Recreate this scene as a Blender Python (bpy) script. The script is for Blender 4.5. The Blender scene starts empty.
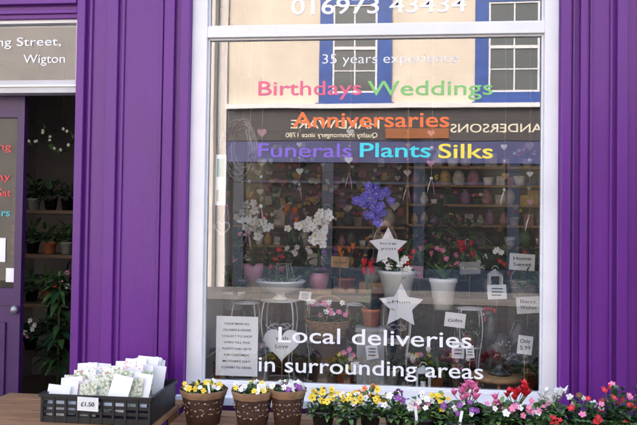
import bpy, math, random
from mathutils import Vector, Matrix, Euler
random.seed(7)
R=random.random
def U(a,b): return a+(b-a)*random.random()
scene=bpy.context.scene
# ---------------------------------------------------------------- camera
CAM=Vector((0.40,-4.0,1.55)); LENS=37.9
aim=Vector((0.0,0.0,1.64))
rotm=(aim-CAM).to_track_quat('-Z','Y').to_matrix()@Matrix.Rotation(math.radians(0.8),3,'Z')
cd=bpy.data.cameras.new("camera"); cam=bpy.data.objects.new("camera",cd); scene.collection.objects.link(cam)
cam.matrix_world=Matrix.Translation(CAM)@rotm.to_4x4()
cd.lens=LENS; cd.sensor_width=36; cd.clip_end=1000; cd.clip_start=0.02
scene.camera=cam
# measured layout -> metres on a plane at depth y
def W(px,py,y=0.0):
    k=36/LENS/637
    d=rotm@Vector(((px-318.5)*k,(212.5-py)*k,-1))
    t=(y-CAM.y)/d.y
    return CAM+d*t
def X(px,y=0): return W(px,212.5,y).x
def Z(py,y=0): return W(318.5,py,y).z
def sc(y): return (y+4.0)*36/LENS/637   # metres per unit at depth
# ---------------------------------------------------------------- materials
MC={}
def mat(name,col,rough=.6,var=.18,scale=6,bump=0,metal=0,spec=.5,stretch=None,coat=0,trans=0,bscale=None):
    if name in MC: return MC[name]
    m=bpy.data.materials.new(name); m.use_nodes=True; nt=m.node_tree; n=nt.nodes; l=nt.links
    b=n["Principled BSDF"]
    tc=n.new("ShaderNodeTexCoord"); mp=n.new("ShaderNodeMapping"); l.new(tc.outputs["Object"],mp.inputs[0])
    if stretch: mp.inputs["Scale"].default_value=stretch
    ns=n.new("ShaderNodeTexNoise"); ns.inputs["Scale"].default_value=scale; ns.inputs["Detail"].default_value=3
    l.new(mp.outputs[0],ns.inputs["Vector"])
    cr=n.new("ShaderNodeValToRGB"); e=cr.color_ramp.elements
    e[0].position=.3; e[1].position=.7
    e[0].color=[max(0,c*(1-var)) for c in col]+[1]; e[1].color=[min(1,c*(1+var)) for c in col]+[1]
    l.new(ns.outputs["Fac"],cr.inputs[0]); l.new(cr.outputs[0],b.inputs["Base Color"])
    mr=n.new("ShaderNodeMapRange"); mr.inputs[3].default_value=max(0.03,rough-.08); mr.inputs[4].default_value=min(1,rough+.12)
    l.new(ns.outputs["Fac"],mr.inputs[0]); l.new(mr.outputs[0],b.inputs["Roughness"])
    b.inputs["Metallic"].default_value=metal; b.inputs["Specular IOR Level"].default_value=spec
    if coat: b.inputs["Coat Weight"].default_value=coat; b.inputs["Coat Roughness"].default_value=.15
    if bump:
        n2=n.new("ShaderNodeTexNoise"); n2.inputs["Scale"].default_value=bscale or scale*6; n2.inputs["Detail"].default_value=2
        l.new(mp.outputs[0],n2.inputs["Vector"])
        bp=n.new("ShaderNodeBump"); bp.inputs["Strength"].default_value=bump; bp.inputs["Distance"].default_value=.01
        l.new(n2.outputs["Fac"],bp.inputs["Height"]); l.new(bp.outputs[0],b.inputs["Normal"])
    MC[name]=m; return m
def glassmat(name,f0,tint=(1,1,1),wob=.0):
    m=bpy.data.materials.new(name); m.use_nodes=True; nt=m.node_tree; n=nt.nodes; l=nt.links
    n.remove(n["Principled BSDF"])
    ge=n.new("ShaderNodeNewGeometry"); vm=n.new("ShaderNodeVectorMath"); vm.operation='DOT_PRODUCT'
    l.new(ge.outputs["Incoming"],vm.inputs[0]); l.new(ge.outputs["Normal"],vm.inputs[1])
    def mth(op,a,bb):
        q=n.new("ShaderNodeMath"); q.operation=op
        for i,v in enumerate((a,bb)):
            if v is None: continue
            if isinstance(v,(int,float)): q.inputs[i].default_value=v
            else: l.new(v,q.inputs[i])
        return q.outputs[0]
    ab=mth('ABSOLUTE',vm.outputs["Value"],None); om=mth('SUBTRACT',1.0,ab); p5=mth('POWER',om,5.0)
    fac=mth('ADD',mth('MULTIPLY',p5,1-f0),f0)
    t=n.new("ShaderNodeBsdfTransparent"); t.inputs[0].default_value=(*tint,1)
    g=n.new("ShaderNodeBsdfGlossy"); g.inputs["Roughness"].default_value=0.0; g.inputs[0].default_value=(1,1,1,1)
    mx=n.new("ShaderNodeMixShader"); l.new(fac,mx.inputs[0]); l.new(t.outputs[0],mx.inputs[1]); l.new(g.outputs[0],mx.inputs[2])
    if wob:
        tc=n.new("ShaderNodeTexCoord"); ns=n.new("ShaderNodeTexNoise"); ns.inputs["Scale"].default_value=1.6; ns.inputs["Detail"].default_value=1
        l.new(tc.outputs["Object"],ns.inputs["Vector"])
        bp=n.new("ShaderNodeBump"); bp.inputs["Strength"].default_value=wob; bp.inputs["Distance"].default_value=.01
        l.new(ns.outputs["Fac"],bp.inputs["Height"]); l.new(bp.outputs[0],g.inputs["Normal"])
    l.new(mx.outputs[0],n["Material Output"].inputs[0]); return m
def printmat(name,base,ink,scale=40,thr=.52,rough=.5,ink2=None):
    m=bpy.data.materials.new(name); m.use_nodes=True; nt=m.node_tree; n=nt.nodes; l=nt.links
    b=n["Principled BSDF"]; b.inputs["Roughness"].default_value=rough
    tc=n.new("ShaderNodeTexCoord"); ns=n.new("ShaderNodeTexNoise"); ns.inputs["Scale"].default_value=scale; ns.inputs["Detail"].default_value=3
    l.new(tc.outputs["Object"],ns.inputs["Vector"])
    cr=n.new("ShaderNodeValToRGB"); e=cr.color_ramp.elements; e[0].position=thr; e[0].color=(*base,1); e[1].position=thr+.03; e[1].color=(*ink,1)
    if ink2: x=e.new(thr+.12); x.color=(*ink2,1)
    l.new(ns.outputs["Fac"],cr.inputs[0]); l.new(cr.outputs[0],b.inputs["Base Color"]); return m
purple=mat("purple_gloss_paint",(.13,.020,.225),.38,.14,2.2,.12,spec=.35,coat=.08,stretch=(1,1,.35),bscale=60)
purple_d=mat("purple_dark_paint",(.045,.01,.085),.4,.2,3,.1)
white=mat("white_gloss_paint",(.80,.80,.82),.35,.05,4,.1)
vinylw=mat("white_vinyl",(.88,.88,.90),.5,.03)
def vinyl(n,c): return mat("vinyl_"+n,c,.5,.04)
cream=mat("cream_render",(.76,.67,.56),.9,.09,1.2,.3,bscale=40)
cream2=mat("pale_render",(.70,.66,.64),.9,.06,1.5,.3)
blue=mat("blue_window_paint",(.03,.09,.36),.4,.15,4)
shopblue=mat("navy_shopfront_paint",(.012,.022,.045),.4,.2,3)
fasciam=mat("black_fascia_paint",(.05,.048,.055),.5,.2,2)
bandm=mat("blue_fascia_band",(.05,.06,.17),.5,.2,2)
black=mat("black_plastic",(.012,.012,.013),.45,.3,12,.1)
kraft=mat("kraft_paper",(.25,.14,.07),.75,.2,14,.3)
kraftd=mat("brown_print",(.06,.028,.018),.6,.3,18,.2)
terra=mat("terracotta",(.50,.17,.07),.8,.18,12,.2)
pinkpot=mat("pink_glaze",(.62,.30,.38),.3,.1,8)
whitepot=mat("white_glaze",(.82,.82,.80),.35,.05,8)
greypot=mat("grey_stoneware",(.32,.32,.31),.6,.2,14,.3)
wicker=mat("wicker",(.30,.19,.10),.8,.3,40,.6)
twig=mat("willow_twig",(.16,.10,.07),.8,.3,30,.4)
palet=mat("pale_willow",(.42,.36,.30),.8,.25,30,.4)
wood=mat("wood_board",(.30,.16,.075),.6,.3,5,.3,stretch=(1,9,9))
woodl=mat("light_wood",(.42,.25,.12),.6,.25,5,.3,stretch=(8,8,1))
darkw=mat("dark_wood",(.09,.05,.03),.55,.3,5,.2,stretch=(1,8,8))
soil=mat("soil",(.035,.022,.015),.95,.4,40,.8)
leafA=mat("leaf_green",(.07,.15,.04),.45,.45,22)
leafB=mat("leaf_dark",(.025,.075,.025),.4,.45,22)
leafC=mat("leaf_light",(.15,.25,.07),.5,.4,22)
stemm=mat("stem_green",(.10,.16,.05),.6,.3,20)
pw=mat("petal_white",(.86,.85,.82),.6,.06,30)
py_=mat("petal_yellow",(.85,.62,.05),.6,.15,30)
pp=mat("petal_pink",(.80,.22,.42),.6,.18,30)
pr=mat("petal_red",(.60,.012,.025),.55,.3,30)
po=mat("petal_orange",(.80,.20,.03),.55,.25,30)
pb=mat("petal_blue",(.16,.13,.70),.6,.3,30)
pv=mat("petal_violet",(.24,.05,.32),.6,.3,30)
blackc=mat("bronze_glaze",(.06,.052,.052),.28,.5,30)
blackp=mat("black_pot_glaze",(.012,.011,.012),.25,.3,10)
metalb=mat("black_iron",(.02,.02,.02),.5,.2,10)
metalw=mat("white_iron",(.7,.7,.68),.5,.1,10)
metalg=mat("galvanised_steel",(.35,.36,.37),.4,.25,14,metal=.7)
wallm=mat("interior_wall",(.30,.27,.24),.85,.12,2,.1)
slatm=mat("slatwall_board",(.22,.17,.135),.7,.12,4)
ceilm=mat("interior_ceiling",(.45,.43,.40),.9,.05,3)
floorm=mat("interior_floor",(.16,.12,.09),.5,.2,5)
deckm=mat("display_deck",(.30,.26,.22),.6,.15,4)
paper=mat("white_paper",(.85,.85,.84),.7,.04,5)
ink=mat("black_ink",(.02,.02,.025),.7,.1)
vase=mat("tinted_vase",(.16,.20,.20),.12,.3,6)
skin=mat("skin",(.55,.33,.25),.55,.1,20)
coat=mat("dark_coat",(.03,.032,.045),.85,.3,30,.4)
jeans=mat("denim",(.05,.07,.14),.85,.3,40,.3)
hair=mat("brown_hair",(.05,.03,.02),.6,.4,60,.6)
cardfl=printmat("card_print_green",(.80,.80,.72),(.25,.40,.16),55,.54,ink2=(.65,.25,.30))
cardfl2=printmat("card_print_cream",(.72,.70,.60),(.32,.42,.24),70,.5)
cardfl3=printmat("card_print_pink",(.84,.82,.80),(.75,.40,.45),60,.58)
# ---------------------------------------------------------------- mesh builder
class B:
    def __init__(s,name): s.name=name; s.v=[]; s.f=[]; s.m=[]; s.s=[]; s.mats=[]
    def mi(s,m):
        if m not in s.mats: s.mats.append(m)
        return s.mats.index(m)
    def add(s,vs,fs,m,smooth=False):
        o=len(s.v); s.v+=[tuple(v) for v in vs]; k=s.mi(m)
        for f in fs: s.f.append([i+o for i in f]); s.m.append(k); s.s.append(smooth)
    def box(s,x0,x1,y0,y1,z0,z1,m):
        if x0>x1:x0,x1=x1,x0
        if z0>z1:z0,z1=z1,z0
        if y0>y1:y0,y1=y1,y0
        s.add([(x0,y0,z0),(x1,y0,z0),(x1,y1,z0),(x0,y1,z0),(x0,y0,z1),(x1,y0,z1),(x1,y1,z1),(x0,y1,z1)],
              [(0,3,2,1),(4,5,6,7),(0,1,5,4),(1,2,6,5),(2,3,7,6),(3,0,4,7)],m)
    def obox(s,c,size,m,rot=(0,0,0)):
        Rm=Euler(rot).to_matrix(); hx,hy,hz=[q/2 for q in size]; c=Vector(c)
        vs=[c+Rm@Vector(p) for p in [(-hx,-hy,-hz),(hx,-hy,-hz),(hx,hy,-hz),(-hx,hy,-hz),(-hx,-hy,hz),(hx,-hy,hz),(hx,hy,hz),(-hx,hy,hz)]]
        s.add(vs,[(0,3,2,1),(4,5,6,7),(0,1,5,4),(1,2,6,5),(2,3,7,6),(3,0,4,7)],m)
    def tube(s,pts,rad,m,seg=6):
        pts=[Vector(p) for p in pts]; n=len(pts)
        if not hasattr(rad,'__len__'): rad=[rad]*n
        vs=[];fs=[]
        for i,p in enumerate(pts):
            t=(pts[min(i+1,n-1)]-pts[max(i-1,0)])
            if t.length<1e-9: t=Vector((0,0,1))
            t.normalize(); a=Vector((0,0,1)) if abs(t.z)<.9 else Vector((1,0,0))
            u=t.cross(a).normalized(); w=t.cross(u)
            for j in range(seg):
                an=2*math.pi*j/seg; vs.append(p+(u*math.cos(an)+w*math.sin(an))*rad[i])
        for i in range(n-1):
            for j in range(seg):
                a=i*seg+j; b=i*seg+(j+1)%seg; fs.append((a,b,b+seg,a+seg))
        fs.append(tuple(range(seg))[::-1]); fs.append(tuple((n-1)*seg+j for j in range(seg)))
        s.add(vs,fs,m,True)
    def lathe(s,c,prof,m,seg=24,wob=0,k=0):
        c=Vector(c); vs=[];fs=[]
        for i,(r,z) in enumerate(prof):
            for j in range(seg):
                an=2*math.pi*j/seg; rr=r*(1+wob*math.sin(k*an)) if wob else r
                vs.append(c+Vector((rr*math.cos(an),rr*math.sin(an),z)))
        for i in range(len(prof)-1):
            for j in range(seg):
                a=i*seg+j; b=i*seg+(j+1)%seg; fs.append((a,b,b+seg,a+seg))
        s.add(vs,fs,m,True)
    def ball(s,c,r,m,seg=12,rings=8,rot=None):
        c=Vector(c); r=Vector(r) if hasattr(r,'__len__') else Vector((r,r,r)); vs=[];fs=[]
        for i in range(rings+1):
            th=math.pi*i/rings
            for j in range(seg):
                an=2*math.pi*j/seg
                p=Vector((math.sin(th)*math.cos(an)*r.x,math.sin(th)*math.sin(an)*r.y,math.cos(th)*r.z))
                if rot: p=rot@p
                vs.append(c+p)
        for i in range(rings):
            for j in range(seg):
                a=i*seg+j; b=i*seg+(j+1)%seg; fs.append((a,a+seg,b+seg,b))
        s.add(vs,fs,m,True)
    def leaf(s,c,d,L,w,m,bend=.3,seg=4,prof=None):
        c=Vector(c); d=Vector(d).normalized(); side=d.cross(Vector((0,0,1)))
        if side.length<.05: side=Vector((U(-1,1),U(-1,1),0))
        side.normalize(); up=side.cross(d)
        prof=prof or [.25,.85,1,.7,.05]; vs=[];fs=[]
        for i in range(seg+1):
            t=i/seg; q=c+d*L*t+up*0-Vector((0,0,1))*bend*L*t*t
            ww=w*.5*prof[min(i,len(prof)-1)]
            vs+= [q-side*ww+up*ww*.35,q,q+side*ww+up*ww*.35]
        for i in range(seg):
            a=i*3; fs+=[(a,a+1,a+4,a+3),(a+1,a+2,a+5,a+4)]
        s.add(vs,fs,m,True)
    def blossom(s,c,n,r,k,m,cm=None,cup=.25,wid=.85,ph=None,cr=.16):
        c=Vector(c); n=Vector(n).normalized(); a=Vector((0,0,1)) if abs(n.z)<.9 else Vector((1,0,0))
        u=n.cross(a).normalized(); w=n.cross(u); ph=R()*6.28 if ph is None else ph
        for i in range(k):
            an=ph+6.283*i/k+U(-.1,.1); d=u*math.cos(an)+w*math.sin(an); t=n.cross(d); rr=r*U(.88,1.08); ww=rr*wid*6/(k+2)*.5
            of=n*(.02*r*(i%2))
            vs=[c+of,c+d*rr*.45-t*ww*.8+n*cup*r*.35+of,c+d*rr*.82-t*ww*.8+n*cup*r*.8+of,c+d*rr+n*cup*r+of,
                c+d*rr*.82+t*ww*.8+n*cup*r*.8+of,c+d*rr*.45+t*ww*.8+n*cup*r*.35+of,c+d*rr*.6+n*cup*r*.3+of]
            s.add(vs,[(0,1,6),(1,2,6),(2,3,6),(3,4,6),(4,5,6),(5,0,6)],m,True)
        if cm: s.ball(c+n*r*.1,r*cr,cm,6,4)
    def prism(s,outline,y0,y1,m):   # outline in x,z
        n=len(outline); vs=[(x,y0,z) for x,z in outline]+[(x,y1,z) for x,z in outline]
        fs=[tuple(range(n)),tuple(range(2*n-1,n-1,-1))]+[(i,i+n,(i+1)%n+n,(i+1)%n) for i in range(n)]
        s.add(vs,fs,m)
    def text(s,txt,cx,base_z,y,width,cap,m,bold=.012,mirror=False,M=None,depth=.0):
        c=bpy.data.curves.new("t",'FONT'); c.body=txt; c.size=1; c.offset=bold; c.resolution_u=4; c.align_x='LEFT'
        o=bpy.data.objects.new("t",c); scene.collection.objects.link(o)
        dg=bpy.context.evaluated_depsgraph_get(); me=bpy.data.meshes.new_from_object(o.evaluated_get(dg))
        xs=[v.co.x for v in me.vertices]; x0,x1=min(xs),max(xs)
        sx=width/(x1-x0); sz=cap/.72
        vs=[]
        for v in me.vertices:
            xx=(v.co.x-(x0+x1)/2)*sx*(-1 if mirror else 1); p=Vector((xx,0,v.co.y*sz))
            vs.append(M@p if M else Vector((cx+p.x,y,base_z+p.z)))
        s.add(vs,[tuple(p.vertices) for p in me.polygons],m)
        bpy.data.objects.remove(o); bpy.data.meshes.remove(me)
    def done(s,parent=None,bevel=0):
        me=bpy.data.meshes.new(s.name); me.from_pydata(s.v,[],s.f)
        for m in s.mats: me.materials.append(m)
        me.polygons.foreach_set("material_index",s.m); me.polygons.foreach_set("use_smooth",s.s); me.update()
        o=bpy.data.objects.new(s.name,me); scene.collection.objects.link(o)
        if bevel:
            b=o.modifiers.new("bevel",'BEVEL'); b.width=bevel; b.segments=2; b.limit_method='ANGLE'; b.angle_limit=.9
        if parent: o.parent=parent
        return o
def empty(name):
    e=bpy.data.objects.new(name,None); scene.collection.objects.link(e); return e
# ================================================================ GROUND
asph=mat("asphalt",(.045,.045,.047),.85,.25,8,.6,bscale=200)
slab=mat("paving_slabs",(.15,.145,.14),.85,.15,3,.3)
kerb=mat("kerb_stone",(.20,.19,.185),.85,.15,6,.3)
b=B("ground"); b.box(-150,150,-150,150,-.3,-.13,asph); b.done()
b=B("pavement")
x=-12
for j in range(4):
    for i in range(26):
        xx=-11.7+i*.9+(j%2)*.45; b.box(xx+.004,xx+.896,-2.4+j*.6+.004,-2.4+j*.6+.596,-.1,0,slab)
b.box(-12,12.5,-2.4,0,-.12,-.006,kerb); b.box(-12,12.5,-2.55,-2.404,-.12,.003,kerb); b.done()
b=B("opposite_pavement"); b.box(-16,16,-13,-11.2,-.12,0,slab); b.box(-16,16,-11.196,-11.05,-.12,.003,kerb); b.done()
yl=mat("yellow_road_paint",(.65,.48,.06),.8,.2,20)
b=B("road_marking"); b.box(-30,30,-2.9,-2.8,-.128,-.126,yl); b.box(-30,30,-3.1,-3.0,-.128,-.126,yl); b.done()
# ================================================================ SHOP BUILDING
shop=empty("flower_shop_building")
xL0,xL1=X(191),X(206); xR0,xR1=X(542),X(556)
zT1,zT0=Z(27),Z(38); zB1,zB0=Z(385),Z(398)
zTop=Z(-40)
dR=X(78)                                  # right edge of doorway
xDoorL=dR-1.35
xEnd=xR1+.62
b=B("facade")
# pilaster between door and window
b.box(dR,xL0,-.05,.12,0,zTop,purple)
def strip(pa,pb_,y,z0=0,z1=zTop,m=purple): b.box(X(pa),X(pb_),y,-.047,z0,z1,m)
strip(79,87,-.085); strip(90,93,-.066); strip(108,119,-.075); strip(122,125,-.062); strip(160,163,-.062); strip(165,175,-.078); strip(182,190.6,-.09)
# right pilaster
b.box(xR1,xEnd,-.05,.12,0,zTop,purple)
strip(557,566,-.09); strip(569,572,-.062); strip(576,583,-.08); strip(586,588.5,-.064); strip(606,609,-.064); strip(612,622,-.085); strip(636,650,-.075)
# left pilaster off-frame
b.box(xDoorL-.5,xDoorL,-.05,.12,0,zTop,purple); b.box(xDoorL-.45,xDoorL-.05,-.08,-.047,.2,zTop-.3,purple)
# stallriser
b.box(xL0,xR1,-.02,.1,0,zB0-.002,purple)
for i in range(3):
    xa=xL0+.08+i*(xR1-xL0-.08)/3; xb=xa+(xR1-xL0-.08)/3-.08
    b.box(xa,xb,-.035,-.018,.12,zB0-.12,purple)
# beam above door
zdt=Z(16.5)
b.box(xDoorL,dR,-.05,.12,zdt,zTop,purple); b.box(xDoorL,dR,-.085,-.047,Z(3),Z(-6),purple); b.box(xDoorL,dR-.002,-.066,-.047,Z(12),Z(8),purple)
# fascia / cornice above
b.box(xDoorL-.5,xEnd,-.07,.12,zTop+.002,zTop+.5,purple)
b.box(xDoorL-.55,xEnd+.05,-.2,.12,zTop+.502,zTop+.6,purple)
b.text("FLOWERS",0,zTop+.15,-.074,1.8,.2,vinylw)
b.done(shop,.004)
b=B("window_frame")
yF0,yF1=-.045,.05
b.box(xL0,xL1,yF0,yF1,zB0,zTop,white); b.box(xR0,xR1,yF0,yF1,zB0,zTop,white)
b.box(xL1,xR0,yF0+.003,yF1,zT0,zT1,white); b.box(xL1,xR0,yF0+.003,yF1,zB0,zB1,white); b.box(xL1,xR0,yF0+.003,yF1,zTop-.06,zTop,white)
b.box(xL0-.04,xR1+.04,-.12,-.047,zB0-.035,zB0+.012,white)     # sill
# glazing beads
for a,c in ((zB1,zT0),(zT1,zTop-.06)):
    b.box(xL1,xL1+.012,-.02,-.004,a,c,white); b.box(xR0-.012,xR0,-.02,-.004,a,c,white)
    b.box(xL1+.012,xR0-.012,-.02,-.004,a,a+.012,white); b.box(xL1+.012,xR0-.012,-.02,-.004,c-.012,c,white)
b.done(shop,.003)
gl=glassmat("shop_window_glass",.22,(.99,1,.995),.05)
b=B("window_glass")
b.add([(xL1,0,zB1),(xR0,0,zB1),(xR0,0,zT0),(xL1,0,zT0)],[(0,1,2,3)],gl)
b.add([(xL1,0,zT1),(xR0,0,zT1),(xR0,0,zTop-.06),(xL1,0,zTop-.06)],[(0,1,2,3)],gl)
b.done(shop)
# lettering
def letter(b,txt,x0,x1,base,cap,m,bold=.012,y=-.004):
    c=W((x0+x1)/2,base,y); b.text(txt,c.x,c.z,y,(x1-x0)*sc(0),cap*sc(0),m,bold)
b=B("window_lettering")
letter(b,"016973 43434",290,465,13,16.5,vinylw,.012)
letter(b,"35 years experience",322,457,63,10,vinylw,-.006)
letter(b,"Birthdays",257,362,95,15,vinyl("rose",(.80,.14,.25)),.006)
letter(b,"Weddings",368,491,95,15,vinyl("green",(.24,.58,.18)),.006)
letter(b,"Anniversaries",292,448,127,15.5,vinyl("orange",(.88,.18,.04)),.012)
letter(b,"Funerals",257,352,157,14.5,vinyl("purple",(.22,.12,.60)),.006)
letter(b,"Plants",360,430,157,14.5,vinyl("cyan",(.05,.64,.72)),.012)
letter(b,"Silks",439,492,158,14.5,vinyl("yellow",(.88,.72,.08)),.012)
letter(b,"Local deliveries",278,469,345,16,vinylw,.006)
letter(b,"in surrounding areas",258,480,375,15.5,vinylw,.006)
b.done(shop)
# transom over the door
gl2=glassmat("transom_glass",.10,(.92,.96,.94),.05)
gl3=glassmat("door_glass",.04,(.92,.96,.94),.05)
b=B("door_transom")
zt1,zt0,zr1,zr0=Z(16.5),Z(20),Z(79),Z(92)
b.box(xDoorL,dR,-.03,.06,zt0,zt1-.001,white); b.box(xDoorL,dR,-.03,.06,zr0,zr1,mat("grey_white_paint",(.55,.55,.56),.4,.08))
b.box(dR-.022,dR,-.028,.05,zr1,zt0,white); b.box(xDoorL,dR,-.04,-.031,Z(86),Z(84),white)
b.add([(xDoorL,.0,zr1),(dR-.022,.0,zr1),(dR-.022,.0,zt0),(xDoorL,.0,zt0)],[(0,1,2,3)],gl2)
letter(b,"King Street,",-22,65,46,9.5,vinylw,.003); letter(b,"Wigton",21,67,63,9.5,vinylw,.003)
b.done(shop,.003)
# closed left leaf of the double door
b=B("door_leaf")
dx1=X(24,.1); dm=X(17,.1); y0,y1=.08,.125
def ZZ(p): return W(10,p,.1).z
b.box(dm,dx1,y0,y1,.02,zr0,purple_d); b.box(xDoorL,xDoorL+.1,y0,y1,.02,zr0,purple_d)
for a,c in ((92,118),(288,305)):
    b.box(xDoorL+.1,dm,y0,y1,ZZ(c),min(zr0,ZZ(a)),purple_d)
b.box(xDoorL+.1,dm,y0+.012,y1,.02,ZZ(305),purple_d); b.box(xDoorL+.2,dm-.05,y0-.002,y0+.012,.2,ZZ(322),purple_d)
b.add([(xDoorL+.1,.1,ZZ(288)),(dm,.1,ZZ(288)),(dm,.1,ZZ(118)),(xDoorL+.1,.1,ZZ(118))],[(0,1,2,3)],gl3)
for t,x0,x1,bs,m in (("Opening",-42,14,150,"red"),("Birthday",-40,13,180,"red"),("Monday - Sat",-50,14,196,"red"),("Flowers",-30,12,216,"cy")):
    c=W((x0+x1)/2,bs,.096); b.text(t,c.x,c.z,.096,(x1-x0)*sc(.1),8*sc(.1),vinyl("red",(.7,.06,.06)) if m=="red" else vinyl("cyan2",(.05,.5,.6)),.004)
b.add([(X(7,.09),.094,ZZ(282)),(X(15,.09),.094,ZZ(282)),(X(15,.09),.094,ZZ(268)),(X(7,.09),.094,ZZ(268))],[(0,1,2,3)],paper)
b.add([(X(-3,.09),.094,ZZ(262)),(X(6,.09),.094,ZZ(262)),(X(6,.09),.094,ZZ(238)),(X(-3,.09),.094,ZZ(238))],[(0,1,2,3)],paper)
b.lathe((X(20,.1),.06,1.0),[(0,-.03),(.02,-.02),(.025,0),(.02,.02),(0,.03)],metalg,12)
b.done(shop,.003)
b=B("door_leaf_open")   # right leaf folded inside against the wall
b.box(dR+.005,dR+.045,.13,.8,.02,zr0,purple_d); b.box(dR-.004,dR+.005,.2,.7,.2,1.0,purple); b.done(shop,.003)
# interior shell
DEP=2.6
b=B("shop_interior")
b.box(-3.4,3.2,-.0,DEP,-.1,-.001,floorm); b.box(-3.4,3.2,.125,DEP,zTop-.12,zTop-.02,ceilm)
b.box(-3.4,3.2,DEP,DEP+.2,-.1,zTop+.2,wallm)
b.box(-3.4,-3.2,.125,DEP,0,zTop-.13,wallm); b.box(xEnd-.2,xEnd,.125,DEP,0,zTop-.13,wallm)
# slat wall grooves
for i in range(22):
    z=.5+i*.1; b.box(X(250,DEP),X(545,DEP),DEP-.03,DEP-.004,z,z+.088,slatm)
b.box(X(196),X(200),.13,.9,0,zTop-.13,wallm)   # return wall between door and window
# display deck and rear bench
zd=.50
b.box(xL0,xR1,.055,.75,zd-.04,zd,deckm); b.box(xL0,xR1,.72,.75,0,zd-.041,deckm)
b.done(shop)
bz=W(300,292,.95).z
b=B("display_bench"); b.box(xL0+.05,xR1-.05,.78,1.2,bz-.03,bz,darkw)
for q in (xL0+.1,-.4,.4,xR1-.12): 
    for yy in (.82,1.12): b.box(q,q+.05,yy,yy+.05,.0,bz-.031,darkw)
b.done(None,.003)
b=B("upper_storey")
b.box(-5,5,-.0,8,zTop+.61,7.6,cream2); b.box(-5,-3.4,.0,8,-.1,zTop+.605,cream2); b.box(xEnd+.001,5,0,8,-.1,zTop+.605,cream2)
b.box(-5.1,5.1,-.15,8,7.601,7.75,kerb); b.box(-3.4,3.2,2.81,8,-.1,zTop+.6,cream2); b.box(-3.4,3.2,.125,2.8,zTop-.01,zTop+.605,cream2)
for q in (-2.2,1.0):
    b.box(q,q+1.1,-.06,-.003,4.0,5.8,white); b.box(q+.08,q+.52,-.065,-.061,4.1,5.7,vase); b.box(q+.58,q+1.02,-.065,-.061,4.1,5.7,vase)
b.done(shop)
# ================================================================ OPPOSITE BUILDING (seen in the glass)
opp=empty("hardware_shop_building"); YO=13.0
def ox(p): return W(p,110,YO).x
def oz(p,px=400): return W(px,p,YO).z
b=B("walls")
b.box(ox(228),18,-16,-13,oz(108),9.8,cream)
b.box(ox(228)-12,ox(228)-.01,-16,-12.9,-.1,9.2,cream2)
b.box(ox(228)-12.2,18.2,-16,-12.75,9.81,10.0,kerb)
b.box(ox(216),ox(219),-12.9,-12.78,-.1,9,kerb)
b.box(ox(228),18,-12.98,-12.8,oz(109),oz(104.5),white)    # string course
b.done(opp)
b=B("upper_window")
pane=mat("sash_glass",(.07,.08,.08),.08,.1,1.2,spec=.8)
panes=mat("shopfront_glass",(.012,.013,.014),.08,.1,1.2,spec=.5)
for (a,c,ia,ic) in ((319,391,332,377),(475,546,488,539),(640,712,653,699)):
    z0=oz(103); z1=oz(-14); i0=oz(93); i1=oz(4)
    xa,xb,xi,xj=ox(a),ox(c),ox(ia),ox(ic)
    Y=-13
    b.box(xa,xi,Y-.02,Y+.07,z0,z1,blue); b.box(xj,xb,Y-.02,Y+.07,z0,z1,blue); b.box(xi,xj,Y-.02,Y+.07,i1,z1,blue); b.box(xi,xj,Y-.02,Y+.07,z0,i0,blue)
    b.box(xa-.08,xb+.08,Y+.0,Y+.16,z0-.1,z0-.002,blue)
    b.box(xi,xj,Y-.02,Y+.015,i0,i1,pane)
    w=.05; zm=(i0+i1)/2
    b.box(xi,xi+w,Y+.016,Y+.05,i0,i1,white); b.box(xj-w,xj,Y+.016,Y+.05,i0,i1,white); b.box(xi+w,xj-w,Y+.016,Y+.05,i0,i0+w,white)
    b.box(xi+w,xj-w,Y+.016,Y+.048,i1-w,i1,white); b.box(xi+w,xj-w,Y+.016,Y+.052,zm-.04,zm+.04,white)
    xm=(xi+xj)/2; b.box(xm-.018,xm+.018,Y+.017,Y+.04,i0+w,zm-.04,white); b.box(xm-.018,xm+.018,Y+.017,Y+.04,zm+.04,i1-w,white)
    for q in ((i0+zm)/2,(i1+zm)/2): b.box(xi+w,xj-w,Y+.018,Y+.038,q-.015,q+.015,white)
b.done(opp)
b=B("shopfront")
b.box(ox(228),18,-13.4,-12.93,oz(141),oz(110),fasciam); b.box(ox(228),18,-13.4,-12.95,oz(163),oz(141.5),bandm)
cr=mat("sign_cream",(.75,.70,.55),.6,.05); og=mat("sign_orange",(.30,.10,.03),.6,.1)
def ot(t,x0,x1,base,cap,m):
    c=W((x0+x1)/2,base,YO); b.text(t,c.x,c.z,-12.92,(x1-x0)*sc(YO),cap*sc(YO),m,.01,mirror=True)
ot("HARDWARE",290,380,129,9,cr); ot("Quality Ironmongery since 1780",285,378,138,5,cr); ot("SANDERSONS",452,546,133,8.5,cr)
b.box(ox(386),ox(449),-12.93,-12.88,oz(139),oz(129),og)
b.box(-6,18,-16,-13.41,-.1,oz(145),darkw)
for i in range(7):
    xx=ox(235)+i*2.3
    b.box(xx,xx+.28,-13.3,-12.95,-.1,oz(163.5),shopblue); b.box(xx+.281,xx+2.299,-13.3,-13.0,-.1,.55,shopblue)
    b.box(xx+.281,xx+2.299,-13.25,-13.1,.56,oz(163.5),panes); b.box(xx+.281,xx+2.299,-13.1,-13.0,oz(184),oz(181.5),shopblue)
b.done(opp)
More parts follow.
